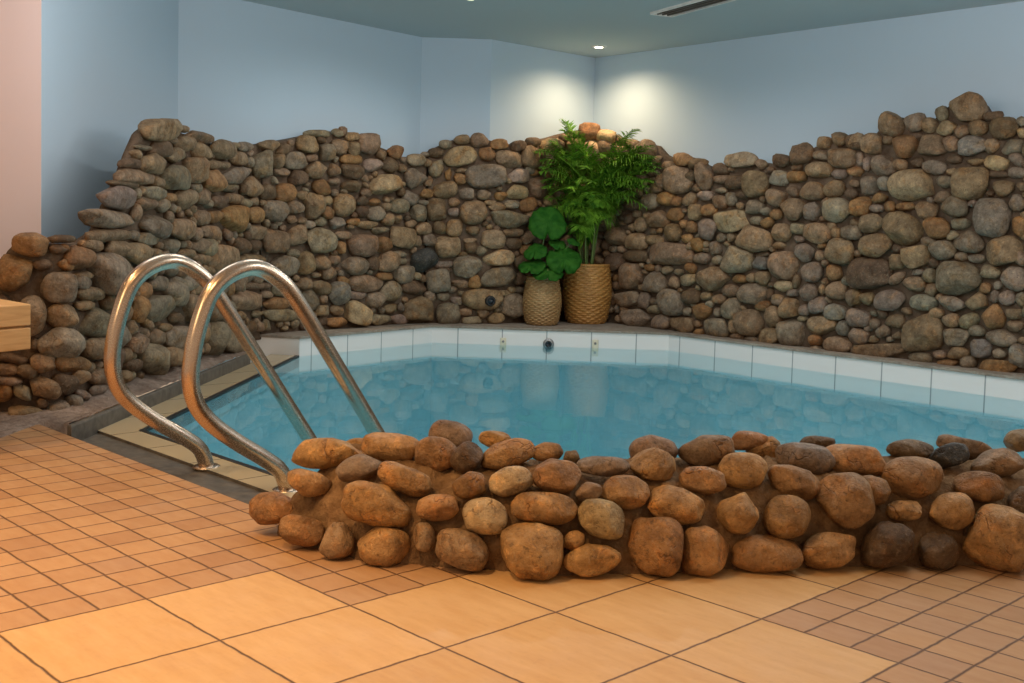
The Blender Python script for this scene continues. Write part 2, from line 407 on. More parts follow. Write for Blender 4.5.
strip('pool_basin_rim', [POOL[5]]+INNER, -.42, .1, M['turq'], None, 'basin rim behind the low stone wall', 'pool rim')
flat('pool_basin_floor', POOL[::-1], -3.4, M['turq'], 'turquoise tiled pool floor seen through the water', 'pool')
tag(flat('pool_water', POOL[::-1], ZW, M['water'], '', ''), 'still clear turquoise water filling the pool', 'water', None, 'stuff')
# ledge of brown cement between the pool edge and the stones, with a thin lip over the white tiles
def offs(pts, d):
    out = []
    for i in range(len(pts)):
        a = pts[max(i-1, 0)]; c = pts[min(i+1, len(pts)-1)]; t = (c-a)/np.linalg.norm(c-a); out.append(pts[i]+np.array([t[1], -t[0]])*d)
    return out
lip = offs([E0]+POOL[1:5], .035)
b = MB(); b.prism([tuple(p) for p in lip] + [tuple(WR2-(0, 0)), tuple(WR), tuple(WC), tuple(W3_), tuple(W2_), tuple(WL+(.0, .8))], ZE, ZE+.05)
struct(b.build('trim_ledge', M['cement']), 'narrow brown cement ledge above the white tiles', 'ledge')
# left side: black slot line, beige ledge tiles, slate curb, cement bed under the stones
A0, A1 = POOL[0], POOL[1]; tL = (A1-A0)/np.linalg.norm(A1-A0); nL = np.array([-tL[1], tL[0]])
def P(u, o): return A0 + tL*u + nL*o
GY = 1.87
def hitgy(o, y=GY):   # where the line at offset o meets the gutter line
    u = (y-(A0+nL*o)[1])/tL[1]; return P(u, o)
A2 = np.array([-1.0, 2.91])
b = MB(); b.prism([tuple(A0+(-.0, 0)), tuple(A1), tuple(P(7.97, .07)), tuple(hitgy(.07, 2.84)), (-1.0, 2.84), (-1.0, 2.91)], -.3, -.075)
struct(b.build('trim_slot', M['black']), 'thin black slot line bordering the water', 'pool rim')
flat('ledge_left', [hitgy(.05, 2.85), P(8.3, .05), P(8.3, .6), hitgy(.6, 2.45)], -.08, M['beige'], 'beige tiled ledge between the water and the slate curb', 'ledge')
flat('ledge_front', [(-1.0, 2.85), hitgy(.05, 2.85), hitgy(.6, 2.45), (-1.0, 2.45)], -.0805, M['beige'], 'beige tiled ledge at the foot of the handrails', 'ledge')
b = MB(); b.prism([(-1.0, 2.85), tuple(hitgy(.05, 2.85)), tuple(hitgy(.6, 2.45)), (-1.0, 2.45)][::-1], -.3, -.081)
struct(b.build('trim_ledge_edge', M['curb']), 'slate edge under the beige ledge tiles', 'ledge')
b = MB(); b.prism([(-9.5, 1.7), (-.6, 1.7), (-.6, 2.8), (-9.5, 2.8)], -.45, -.115)
struct(b.build('gutter', M['curb']), 'grey slate gutter between deck and pool ledge', 'gutter')
b = MB(); b.prism([tuple(hitgy(.56, 1.9)), tuple(P(6.55, .56)), tuple(P(6.55, .65)), tuple(hitgy(.65, 1.9))], -.3, .11)
struct(b.build('curb', M['curb'], bevel=.02), 'upright grey slate curb below the left stones', 'curb')
v = []; f = []; us = np.linspace((1.88-(A0+nL*.7)[1])/tL[1]-1.3, 7.6, 90); os_ = np.linspace(.68, 2.3, 26)
for u in us:
    for o in os_:
        p = P(u, o); z = .10+.10*min(1, (o-.68)/.45)+.05*mnoise.noise(Vector((p[0]*2.2, p[1]*2.2, 0)))*min(1, (o-.68)*6)+.035*mnoise.noise(Vector((p[0]*7, p[1]*7, 3)))
        z *= min(1, max(.06, (u+.5)/1.6)) if o > .75 else 1
        v.append((p[0], p[1], z if p[1] > 1.93 or o > 1.25 else -.25))
m_ = len(os_)
f = [(i*m_+k, (i+1)*m_+k, (i+1)*m_+k+1, i*m_+k+1) for i in range(len(us)-1) for k in range(m_-1)]
struct(mesh('trim_bed', v, [q[::-1] for q in f], M['cement_rough']), 'rough pinkish cement bed carrying the left stones', 'ledge')

# ------------------------------------------------------------------ stones
def _ico(n):
    bm = bmesh.new(); bmesh.ops.create_icosphere(bm, subdivisions=n, radius=1)
    v = np.array([x.co[:] for x in bm.verts]); f = np.array([[q.index for q in p.verts] for p in bm.faces]); bm.free(); return v, f
ICO = {n: _ico(n) for n in (2, 3, 4)}
TINT = dict(t=(.31, .21, .125), g=(.29, .235, .165), o=(.34, .185, .075), k=(.055, .055, .055), y=(.50, .37, .22), p=(.30, .225, .17), d=(.16, .10, .055), b=(.27, .24, .20), f=(.46, .265, .11))
def tint(code, rng):
    if not code: code = rng.choices('tgdpo', (52, 26, 14, 6, 2))[0]
    c = np.array(TINT[code]); return c*rng.uniform(.78, 1.2)*np.array([1, rng.uniform(.96, 1.03), rng.uniform(.88, 1.06)])
def rock(c, A, B, n, dn, ex, seed, sub, hard=.75):
    """vertices of one rounded stone; A, B: half axes (tiles), n*dn: half thickness, ex: 2 round .. 4 blocky"""
    rs = np.random.RandomState(seed); v, f = ICO[sub]; p = v.copy()
    r = (np.abs(p[:, :2])**ex).sum(1)+np.abs(p[:, 2])**2.3
    p = p*(r**(-1/ex))[:, None]
    w = np.zeros(len(p))
    for k in range(7):
        d = rs.normal(size=3); d /= np.linalg.norm(d); w += rs.uniform(.3, 1)*np.cos((p@d)*rs.uniform(1.2, 3.6)+rs.uniform(0, 6.28))
    p = p*(1+.045*w)[:, None]
    for k in range(rs.randint(4, 9)):          # worn flats
        d = rs.normal(size=3); d /= np.linalg.norm(d); lim = rs.uniform(.70, .90)+(.75-hard)*.3; e = p@d-lim
        p = p-d*(np.where(e > 0, e, 0)*hard)[:, None]
    w = np.zeros(len(p))
    for k in range(8):
        d = rs.normal(size=3); d /= np.linalg.norm(d); w += np.cos((p@d)*rs.uniform(5, 11)+rs.uniform(0, 6.28))
    p = p*(1+.010*w)[:, None]
    m = np.abs(p[:, :2]).max(0); p[:, :2] /= m     # keep the measured outline
    return np.asarray(c)+p[:, :1]*A+p[:, 1:2]*B+p[:, 2:]*np.asarray(n)*dn, f

# stone face of the back walls: plan polyline (front of the mortar), rounded corners
SP = [(-10.1, -.95), (-6.95, 2.2), (-12.22, 8.25), (-12.62, 12.85), (-11.55, 14.0), (-11.6, 16.98), (9.0, 15.42)]
SPATH, SS = fillet(SP, .75, .05)
_st = np.gradient(SPATH, axis=0); _st /= np.linalg.norm(_st, axis=1)[:, None]
SN = np.stack([_st[:, 1], -_st[:, 0]], 1)      # into the room
def s_of(u, v):
    """photo pixel on the stone face -> (arc length, height, plan index)"""
    d = ray(u, v); a = SPATH[:-1]; e = SPATH[1:]-a; c = CAMP[:2]
    den = d[0]*(-e[:, 1])+d[1]*e[:, 0]; rx = a-c
    t = (rx[:, 0]*(-e[:, 1])+rx[:, 1]*e[:, 0])/den; m = (d[0]*rx[:, 1]-d[1]*rx[:, 0])/den
    ok = (t > 0) & (m >= -1e-6) & (m <= 1.0001) & ((e[:, 0]*d[1]-e[:, 1]*d[0]) > -1e9)
    i = np.where(ok)[0]
    if not len(i): return None
    i = i[np.argmin(t[i])]; return SS[i]+m[i]*(SS[1]-SS[0]), CAMP[2]+d[2]*t[i], i
def face(s, z):
    x = np.interp(s, SS, SPATH[:, 0]); y = np.interp(s, SS, SPATH[:, 1]); i = min(int(s/(SS[1]-SS[0])), len(SS)-1)
    return np.array([x, y, z]), np.array([*SN[i], 0.]), np.array([*_st[i], 0.])
TOPPX = [(0, 254), (12, 236), (28, 230), (46, 236), (62, 238), (80, 236), (97, 226), (102, 214), (110, 198), (122, 172), (132, 146), (140, 128), (152, 119), (168, 118), (180, 126), (196, 131), (210, 137), (226, 141), (255, 141), (285, 136), (310, 131), (335, 127), (345, 129), (356, 134), (370, 134),
         (380, 142), (392, 147), (402, 153), (414, 153), (428, 149), (440, 142), (452, 136), (470, 134), (487, 135), (505, 141), (520, 140), (535, 138), (552, 134), (566, 130), (580, 126), (594, 124), (610, 130), (625, 136), (640, 139), (655, 142), (664, 152), (676, 155), (688, 153),
         (700, 160), (712, 164), (724, 162), (735, 155), (748, 152), (760, 158), (772, 160), (790, 154), (804, 147), (815, 142), (826, 137), (842, 133), (852, 134), (866, 135), (876, 130), (882, 114), (895, 112), (910, 115), (930, 118), (940, 106), (950, 100), (960, 95), (972, 93), (982, 99), (988, 109), (1000, 112), (1012, 117), (1023, 118)]
_tp = sorted([s_of(*q)[:2] for q in TOPPX]); TS = [a for a, _ in _tp]; TZ = [z for _, z in _tp]
S_C = [float(SS[np.argmin(np.linalg.norm(SPATH-np.array(p), axis=1))]) for p in SP]     # arc length of each plan corner
def ztop(s):
    if s > TS[-1]: return TZ[-1]-.25+.3*math.sin(1.7*(s-TS[-1]))
    if s < TS[0]: return TZ[0]
    return float(np.interp(s, TS, TZ))
def zbase(s): return float(np.interp(s, [0, S_C[1], S_C[2]-1.6, S_C[2]-.3], [.02, .13, .15, ZE+.07]))

# (crop x, crop y, scale) then stones as seen in the photo: x, y, width, height, tilt, code (e: blocky)
STONES = [
((100, 110, 6.827), '400 130 250 165 0 t;555 130 75 50 10;665 185 200 75 10;570 230 120 105 -10 t;290 258 110 45 8;400 268 150 115 0 d;500 310 110 110 0 t;215 365 170 70 -5 d;345 370 190 150 15 t;490 470 150 185 0 ge;625 400 130 190 0 te;680 280 120 120;230 465 240 125 5 t;370 490 90 90 30;150 510 190 70 5;110 600 240 160 0 p;820 270 150 135 0 t;945 330 105 100 0 t;910 245 60 50;985 250 95 65;920 445 185 115 -8 p;760 490 145 160 0 oe;765 370 95 70;835 375 70 60;880 530 95 60 8;350 570 150 100 35 g;460 600 80 70 20 o;570 610 120 140 0 t;640 530 75 80;690 590 90 120;300 640 130 100 20 t;410 650 100 100 0 g;800 620 100 80 0 d;730 640 70 60'),
((60, 200, 6.827), '320 125 350 135 8 p;630 185 175 170 20 g;805 195 155 160 0 te;945 125 90 110;915 235 70 100;300 250 330 100 -3 t;380 330 190 120 0 t;205 305 140 85 5 t;500 370 190 160 10 t;580 260 130 100 15 g;490 240 60 70 0 g;310 500 230 280 -20 p;30 330 70 60 0 o;40 455 90 75 20 o;125 560 110 100 20 g;150 515 120 70 0 t;200 640 170 90 0 t;750 320 110 100 0 g;635 360 100 60;960 310 120 120;850 365 110 70;960 400 120 80;990 215 90 80;670 570 130 100 0 g;790 560 110 80;870 560 120 100 0 g;770 630 160 120 40 g;560 620 80 130 0 o'),
((0, 225, 8.533), '265 155 310 220 0 o;150 410 320 310 0 oe;495 530 270 260 0 pe;365 335 160 100 0 d;555 345 140 90 35 o;660 280 190 200 20 o;500 205 160 90 0 d;520 120 220 70 0 d;755 590 180 130 15 t'),
((0, 300, 6.827), '200 110 250 280 0 t;425 105 195 165 0 t;560 40 130 70;660 150 210 200 10 g;420 290 290 220 0 g;650 340 165 165 0 t;235 305 60 90 0 d;90 395 200 80 10 d;290 430 190 130 5 t;490 440 210 110 0 o;60 470 160 80 0 t;195 490 160 100 20 d;70 550 180 70 5 p;300 595 245 140 8 t;440 575 160 140 10 d;530 525 110 100 20 t;670 525 120 110 0 t;160 630 150 90 25 g;30 630 120 120 0 o;920 290 100 150 20 t;960 230 80 80 0 t;900 450 100 100 0 d'),
((0, 340, 6.827), '165 515 280 130 5 t;385 465 170 110 -25 g;505 425 90 110 -15 g;660 340 110 80 0 p;560 375 80 70 0 p;750 360 80 70 0 y;290 430 90 70 0 d'),
((100, 280, 6.827), '375 185 180 200 0 g;240 200 80 180 0 o;500 110 120 170 -15 g;610 190 100 190 -10 t;340 530 150 250 -5 g;240 420 90 130 0 t;370 390 100 110 0 t;275 365 80 70;540 400 200 170 15 g;600 360 90 90;470 520 120 140 20 t;565 545 110 100 0 g;440 325 70 60;510 260 90 80 0 d;890 420 220 190 0 ge;770 400 100 230 0 g;390 40 120 70;560 30 170 90 0 g'),
((200, 130, 6.827), '410 240 160 200 0 ge;460 110 140 90;560 130 80 100 30;520 210 80 110 10;640 210 150 120 0 g;725 95 155 115 8 t;855 155 105 120 -10 g;955 110 130 110 0 t;940 20 80 60;800 25 180 50;760 190 90 50;790 270 150 120 0 t;905 275 80 90;920 200 40 50;550 290 110 60 5;660 330 120 110 20 d;450 420 110 120 0 d;580 425 155 130 0 o;345 385 110 140 0 t;505 550 175 150 0 g;770 515 125 175 0 te;640 535 110 100 10;365 580 100 110 -10 o;230 600 185 190 0 o;90 590 90 90 0 o;120 485 100 100 0 d;225 470 120 70 10;300 495 80 70;360 490 70 60;690 445 80 60;820 395 130 110 0 o;910 350 80 50;860 480 80 60;870 570 90 100 0 o;975 515 130 160 0 t;625 610 70 60;690 620 60 50;740 650 80 60 0 g;815 625 90 60 0 g;925 635 110 80;205 395 80 60 0 d'),
((200, 220, 6.827), '70 85 160 100 10 t;30 180 100 130 0 g;140 265 170 195 0 t;265 180 110 110 15 d;380 80 130 110 0 t;370 175 110 90;510 150 190 170 0 te;655 100 120 140 0 te;815 145 200 175 5 g;560 320 200 150 0 g;710 290 120 150 -5 t;825 295 110 110 0 t;340 270 200 80 0 t;630 230 90 70;860 370 110 100 -20 t;790 375 70 40;715 430 100 90 0 t;815 455 130 100 10 t;935 500 140 160 0 b;300 550 200 140 0 te;520 570 210 85 0 o;740 545 100 150 0 g;835 540 50 60;830 615 100 80 0 g;925 615 90 70 0 t;960 190 70 90 0 o;910 275 70 70;970 410 90 60 0 o;540 650 280 90 0 ge;380 640 80 50;265 650 60 60;970 105 120 60;450 510 80 50;380 450 200 50;530 480 90 90 0 g'),
((340, 120, 6.827), '10 80 50 70;80 115 100 65;190 170 155 155 0 t;85 200 80 100;375 220 110 95 10 o;70 270 140 70 0 o;75 350 150 110 0 d;215 310 120 90 0 p;330 310 120 110 0 d;420 330 60 60;510 275 130 85 0 g;295 450 220 150 -5 y;505 400 140 140 0 p;590 290 70 60;655 225 110 70 0 d;660 325 110 130 0 g;575 235 70 40;725 170 100 65 0 g;830 130 110 70 0 t;955 140 130 100 0 t;820 250 225 135 -10 y;1000 225 100 100 0 o;590 500 100 65 0 o;715 475 160 130 10 t;475 530 110 100 20 g;870 505 110 80 0 g;815 400 90 80 0 o;830 345 80 40;980 510 90 70 0 g;395 590 110 100 0 g;530 630 120 120 0 g;665 610 140 150 0 te;780 560 80 65;775 630 80 60 0 p;240 635 120 100 0 g;150 620 90 80;75 450 130 80 0 d;170 495 80 60;230 560 90 55 0 o;145 550 90 70 0 d;605 420 70 70;740 370 50 80;320 590 70 60;565 565 90 40'),
((340, 210, 6.827), '140 235 200 165 0 t;410 185 180 155 0 te;290 235 100 110 10 o;560 125 110 85 0 t;675 120 100 90 0 d;785 120 125 115 0 t;610 205 110 85 0 p;525 210 60 80;740 250 180 145 0 te;560 340 185 155 -20 ke;875 390 200 155 0 g;665 480 165 160 0 ge;320 350 150 140 0 t;435 435 140 125 -10 g;90 380 190 130 0 p;215 365 80 100;165 500 235 120 0 t;345 560 150 145 0 g;495 535 170 100 0 d;300 450 110 60 0 o;235 610 130 120 0 p;105 580 140 60 0 p;615 590 70 90 -30 p;700 590 90 60 0 g;890 255 90 80 0 d;965 275 85 70 0 g;810 500 130 60 8 t;920 490 90 90 0 o;710 370 130 50 0 p;885 210 100 40;910 140 100 60;185 100 130 60;95 80 100 50 0 o;325 65 95 80;390 60 50 60;400 300 90 50;420 345 70 50;270 140 110 50;520 455 60 60;560 470 50 60;800 615 90 60 0 p'),
((320, 240, 6.827), '245 495 170 175 0 ye;665 480 215 185 0 te;870 500 170 150 0 ge;405 540 130 80 0 g;530 540 130 70 0 p;105 560 140 70 0 o;480 470 90 70 0 t;545 460 40 70'),
((420, 130, 6.827), '545 97 130 75 0 o;665 110 100 80 0 d;770 85 90 70 0 d;455 165 110 90 15 o;610 200 175 110 10 t;755 185 140 150 15 t;890 100 130 90 0 y;465 310 290 175 0 g;665 315 120 110 0 p;660 425 130 100 0 y;550 450 90 65 0 o;435 435 90 60;800 390 140 150 0 t;370 560 190 165 0 t;615 610 240 125 5 g;730 510 110 100 0 o;630 510 100 60 0 b;525 525 110 60;480 495 80 40;830 235 60 90 15 t;780 290 60 50 0 o;740 270 70 60 0 g'),
((420, 230, 6.827), '485 65 170 130 0 y;540 195 195 120 -5 y;535 325 250 140 -12 g;425 475 270 145 5 t;640 530 160 190 0 p;690 220 100 100 0 d;645 90 110 80 0 d;680 335 90 80 0 d;570 430 90 40 0 y;620 410 50 50;675 410 70 50 0 g;310 560 100 60 0 t;430 570 90 70 0 t;365 615 150 60 0 g;520 600 110 80 0 t;260 480 80 60 0 p;630 20 130 60 0 t'),
((550, 110, 6.827), '280 150 150 120 0 o;390 185 130 100 0 y;310 280 150 150 0 y;390 250 100 100 0 t;570 240 80 80 0 t;510 290 110 90 0 t;655 275 150 130 -20 t;430 350 90 60 0 y;40 240 80 90 0 t'),
((590, 200, 6.827), '570 225 115 125 0 t;190 250 135 130 0 t;325 285 140 120 0 te;440 275 120 75 0 t;355 170 80 110 0 t;555 370 300 150 5 te;320 385 170 80 0 d;185 425 130 130 0 d;220 335 60 50;300 520 140 180 0 te;460 570 165 160 0 g;815 200 130 145 0 p;700 185 80 85 0 o;645 165 55 60 0 o;665 260 80 65 0 o;745 305 80 95 0 o;860 325 90 90 0 p;765 400 115 80 0 p;870 410 75 65 0 g;690 465 80 70 0 o;610 495 60 50 0 g;680 550 110 90 0 g;580 565 75 90 0 t;845 535 215 170 0 t;530 480 70 60;410 460 90 50 0 o;470 470 45 60;190 530 60 50 0 o;190 585 90 60 0 d;800 655 80 60 0 t;325 95 60 50;395 110 60 45;270 130 60 80 0 d'),
((590, 260, 6.827), '320 390 205 130 0 pe;490 420 125 100 0 p;640 440 160 110 0 te;870 460 170 140 0 ge;565 290 155 180 0 g;700 245 120 105 0 d;800 245 85 60 0 g;270 265 160 110 0 p;380 275 85 110 0 p;455 280 80 60 0 p;440 335 90 60 0 g;770 350 120 110 0 o;670 350 65 60 0 g;885 270 85 75 0 t;825 300 55 55;880 355 50 65 0 p;740 435 60 50 0 t;750 495 70 50 0 o'),
((640, 130, 6.827), '305 200 130 90 0 o;200 250 90 80 0 t;270 345 190 190 0 t;455 315 110 190 -10 te;405 235 130 80 0 d;560 265 110 80 0 d;700 205 220 110 3 p;830 235 80 70 0 t;800 370 165 175 0 t;655 355 140 95 -8 d;560 335 110 60;945 460 140 130 0 t;555 490 110 90 0 t;630 470 75 100 0 g;345 475 95 95 0 t;450 455 110 80 0 p;190 475 120 105 0 o;110 400 90 80 0 t;75 490 120 110 0 g;380 560 105 115 0 t;475 550 100 90 0 o;560 410 90 45 0 p;710 440 100 60 0 d;635 615 220 160 -5 ye;790 530 130 100 0 p;865 555 80 60 0 g;935 575 75 75 0 o;245 575 110 90 0 o;130 610 150 120 0 t;255 490 80 70 0 o;160 350 80 100 0 t;355 320 80 90 0 d;395 395 60 60 0 d'),
((720, 120, 6.827), '430 275 130 95 0 d;565 230 150 135 -15 de;715 155 105 85 0 t;825 130 110 105 0 t;935 145 120 115 0 t;840 260 190 130 0 te;700 245 120 70 0 p;680 345 180 115 5 t;525 390 130 90 0 o;535 325 80 50 0 d;930 350 110 65 0 o;820 370 110 70 0 p;640 480 165 130 0 t;785 470 130 115 0 t;505 485 90 80 0 t;905 500 105 80 0 d;410 400 140 110 0 b;350 345 60 50;515 610 170 150 0 t;650 625 120 130 0 p;805 615 190 165 0 g;735 560 70 70 0 t;960 590 140 130 0 o;290 300 80 60 0 t'),
((720, 210, 6.827), '245 200 250 180 5 t;430 145 125 140 0 t;540 125 95 80 0 g;670 160 185 140 5 t;800 160 80 80 0 t;905 155 135 100 -5 p;835 280 185 170 15 te;700 240 70 45 0 o;585 295 120 130 0 p;690 315 80 80 0 t;125 330 220 190 0 g;290 365 110 95 0 b;435 380 195 190 0 te;640 425 150 135 0 p;785 425 110 110 0 o;300 470 95 95 0 t;215 465 70 70 0 t;140 470 90 60 0 o;70 550 120 85 0 t;225 575 190 145 0 p;435 520 130 80 0 y;610 555 120 130 0 p;800 550 135 125 0 t;905 600 110 110 -30 t;525 490 50 100 10 t;700 540 50 80 0 t;500 565 90 50 0 p;300 650 100 60 0 o;400 610 80 70 0 t;410 240 90 50;300 305 110 40 -10 d;545 200 80 50 0 p;330 90 90 80 0 o;250 75 80 60 0 g;85 190 70 65 0 t;15 190 60 60 0 p'),
((720, 270, 6.827), '205 355 180 180 0 t;85 260 130 145 0 g;370 320 110 140 -15 t;480 260 140 140 0 t;345 455 140 120 0 te;500 435 175 195 0 ge;700 380 190 130 3 t;805 510 185 115 0 t;840 395 95 105 0 b;800 280 150 120 0 b;680 245 115 120 0 p;585 275 85 80 0 p;570 335 80 50 0 g;955 325 150 130 0 pe;950 450 130 120 0 pe;1000 550 180 80 0 t;655 480 90 80 0 o;100 380 80 100 0 t;125 460 90 60 0 t;215 475 100 50 0 g;655 540 90 50 0 p;300 250 100 60 0 o;400 205 80 70 0 p;345 165 50 70 0 d'),
((850, 85, 5.885), '690 135 205 175 0 t;545 165 75 100 0 g;250 230 140 145 0 t;380 222 130 110 0 p;475 235 95 100 0 t;575 255 125 90 0 y;670 270 90 80 0 t;765 255 115 105 0 t;910 255 170 130 0 d;840 180 130 60 -10 d;40 335 110 95 0 d;135 350 125 130 0 t;325 355 150 145 0 o;485 360 165 130 0 t;600 345 95 100 -20 t;720 365 190 130 0 b;840 360 95 90 0 t;970 365 140 95 -12 g;1010 215 50 60;1015 285 50 60 0 y;860 460 155 95 -5 y;990 440 100 80 0 p;205 475 140 125 0 p;65 435 50 80 0 p;110 465 50 90 0 p;375 590 270 180 0 y;725 580 220 190 0 te;565 575 110 80 0 g;115 590 110 115 0 g;205 585 75 95 0 b;505 485 140 85 0 p;400 455 90 60 0 d;300 465 90 80 0 t;615 515 90 50;740 455 110 45;620 440 90 60 0 d;910 605 130 100 0 t;880 525 130 50 0 d;985 515 110 70 0 p;40 510 90 60 0 o;400 300 90 50 0 d'),
((850, 180, 5.885), '310 285 225 195 0 t;70 155 125 115 0 o;180 105 95 60 0 o;240 155 65 65 0 o;330 158 110 55 0 o;455 180 140 105 5 t;545 100 100 70 0 t;630 160 160 130 0 p;840 225 210 225 0 ge;990 135 90 100 0 g;135 255 130 110 0 te;30 310 90 90 0 g;145 385 210 140 5 t;520 280 150 130 0 o;655 255 110 70 -8 g;605 325 80 60 -15 g;715 360 200 130 8 p;390 455 160 145 0 te;545 415 165 110 0 g;280 485 85 95 0 t;280 405 55 50 0 d;120 550 250 180 5 de;640 580 260 195 5 g;910 425 210 180 -10 t;655 455 75 55 0 p;750 460 100 55 0 g;460 365 90 60 0 p;830 545 120 90 15 g;970 580 150 140 5 p;800 635 75 65 0 o;1000 275 90 120 0 o;1005 460 60 90 0 t;380 615 130 90 0 t;470 565 80 90 0 g;280 580 110 60 -30 t;165 170 90 50 0 p;400 545 80 40 0 g;880 620 55 50 0 g'),
((850, 265, 5.885), '240 210 170 125 0 p;430 400 230 220 0 te;440 220 160 95 0 b;270 330 120 80 0 t;180 505 320 95 -5 te;425 550 150 70 0 g;630 420 160 110 0 g;610 230 160 90 10 g;755 215 130 110 0 t;850 305 135 155 0 o;975 285 105 70 0 t;980 360 100 65 0 t;900 430 185 100 3 g;935 190 100 95 0 p;855 185 60 75 0 p;705 325 115 90 -20 g;600 325 105 85 0 t;515 285 90 70 0 t;755 385 105 65 0 g;640 515 130 80 0 t;775 490 120 110 0 b;880 520 90 60 0 g;1000 535 130 140 0 b;580 580 130 50 0 o;705 575 100 80 0 p;870 595 230 90 0 o;530 525 80 50 0 p;100 195 90 90 -20 t;30 190 80 100 0 t;200 390 80 80 0 p;145 435 60 45;150 345 60 70;285 415 60 45;485 150 90 80 0 t;1010 205 60 90 0 g;520 360 50 80 0 p'),
]
FRONT = [
((240, 415, 4.017), '345 155 275 115 -3 f;470 118 100 50 0 f;610 132 235 115 8 f;475 218 190 105 -12 p;660 255 215 115 18 f;275 270 165 110 10 f;335 335 155 140 -20 o;550 360 270 165 8 fe;135 382 180 125 -5 o;250 462 180 120 8 o;395 508 140 145 -5 t;578 530 200 155 0 f'),
((400, 415, 4.017), '207 88 175 115 10 t;270 175 130 110 -35 d;140 155 185 135 5 f;385 90 130 70 10 f;430 160 225 110 -12 f;590 150 125 75 0 f;690 170 65 55 0 t;285 285 140 105 -12 o;445 265 170 110 -10 y;630 245 180 130 15 oe;150 370 165 105 0 f;335 410 185 145 0 y;570 372 275 125 5 f;100 495 90 120 0 t;255 535 210 160 15 t;525 548 250 225 3 fe'),
((560, 420, 4.017), '370 120 195 110 -8 t;380 185 205 130 0 f;170 190 210 85 0 p;585 130 220 130 0 t;575 245 185 110 3 f;115 285 105 80 -15 t;265 290 180 130 10 f;465 345 225 150 12 f;175 397 205 150 10 y;55 485 90 80 0 f;385 505 215 225 8 oe;140 565 240 135 -10 f;580 525 190 200 5 fe'),
((720, 415, 4.017), '110 90 170 80 -10 o;165 130 150 100 -5 f;85 225 195 140 5 f;340 170 230 135 12 p;400 108 150 55 5 d;545 185 270 120 8 f;295 270 210 120 18 oe;505 345 225 215 0 fe;615 300 155 115 10 o;75 390 165 165 0 f;275 415 190 175 5 f;195 560 280 150 3 o;440 540 215 150 0 f'),
((860, 415, 4.017), '195 138 190 85 5 d;420 130 220 80 12 t;360 165 160 95 -18 k;210 250 235 160 3 f;480 285 200 125 5 o;560 195 220 110 0 t;640 95 130 95 0 t;180 385 145 80 2 f;365 390 180 145 0 f;660 355 130 130 0 d;105 525 205 185 0 de;310 545 160 150 0 d;550 500 280 250 15 fe'),
]
def parse(groups):
    for (x0, y0, k), txt in groups:
        for q in txt.split(';'):
            a = q.split(); code = a[5] if len(a) > 5 else ''
            yield x0+float(a[0])/k, y0+float(a[1])/k, float(a[2])/k, float(a[3])/k, R(float(a[4])) if len(a) > 4 else 0., code.replace('e', ''), 'e' in code
rng = random.Random(5)
CLAD = [
 ('fieldstone cladding behind the wooden bench end and left handrail, its left edge steep', (0, S_C[2])),
 ('straight fieldstone cladding seen behind the right handrail, up to the slanted wall strip', (S_C[2], S_C[3])),
 ('fieldstone cladding beside and behind the baskets, holding the round dark wall fitting', (S_C[3], S_C[5])),
 ('long fieldstone cladding right of the potted palm, rising to its highest stones at far right', (S_C[5], 99)),
]
BACK = []                      # (s, z, A2, B2, px area, code, blocky) ; A2, B2 half axes in (s, z)
for u, v, w, h, a, code, blk in parse(STONES):
    c = s_of(u, v)
    if c is None: continue
    e = 2.0
    du = s_of(u+e, v); dv = s_of(u, v+e)
    J = np.array([[(du[0]-c[0])/e, (dv[0]-c[0])/e], [(du[1]-c[1])/e, (dv[1]-c[1])/e]])
    if abs(J[0, 0]) > .12: J[:, 0] *= .12/abs(J[0, 0])
    A2 = J@np.array([math.cos(a), math.sin(a)])*w/2; B2 = J@np.array([math.sin(a), -math.cos(a)])*h/2
    BACK.append([c[0], c[1], A2, B2, w*h, code, blk])
# fill the gaps between the measured stones, and what lies behind the plants or past the frame, with cobbles
GR = .03; G0 = 1.5; NS = int((S_C[5]+14.5-G0)/GR); NZ = int(6.2/GR)
occ = np.zeros((NS, NZ), bool); gs = G0+np.arange(NS)*GR; gz = np.arange(NZ)*GR
zt = np.array([ztop(s) for s in gs]); zb = np.array([zbase(s) for s in gs])
occ |= (gz[None, :] > zt[:, None]-.04) | (gz[None, :] < zb[:, None]+.02)
def ell(s, z, A2, B2, grow=1.0, test=False):
    r = max(np.linalg.norm(A2), np.linalg.norm(B2))*grow+GR
    i0, i1 = int((s-r-G0)/GR), int((s+r-G0)/GR)+2; j0, j1 = int((z-r)/GR), int((z+r)/GR)+2
    if i0 < 0 or j0 < 0 or i1 > NS or j1 > NZ:
        if test: return True
        i0, j0, i1, j1 = max(i0, 0), max(j0, 0), min(i1, NS), min(j1, NZ)
        if i1 <= i0 or j1 <= j0: return True
    Mx = np.linalg.inv(np.stack([A2*grow, B2*grow], 1)); X, Z = np.meshgrid(gs[i0:i1]-s, gz[j0:j1]-z, indexing='ij')
    ins = (Mx[0, 0]*X+Mx[0, 1]*Z)**2+(Mx[1, 0]*X+Mx[1, 1]*Z)**2 < 1
    if test: return bool((occ[i0:i1, j0:j1] & ins).any())
    occ[i0:i1, j0:j1] |= ins
for q in BACK: ell(q[0], q[1], q[2], q[3], .97)
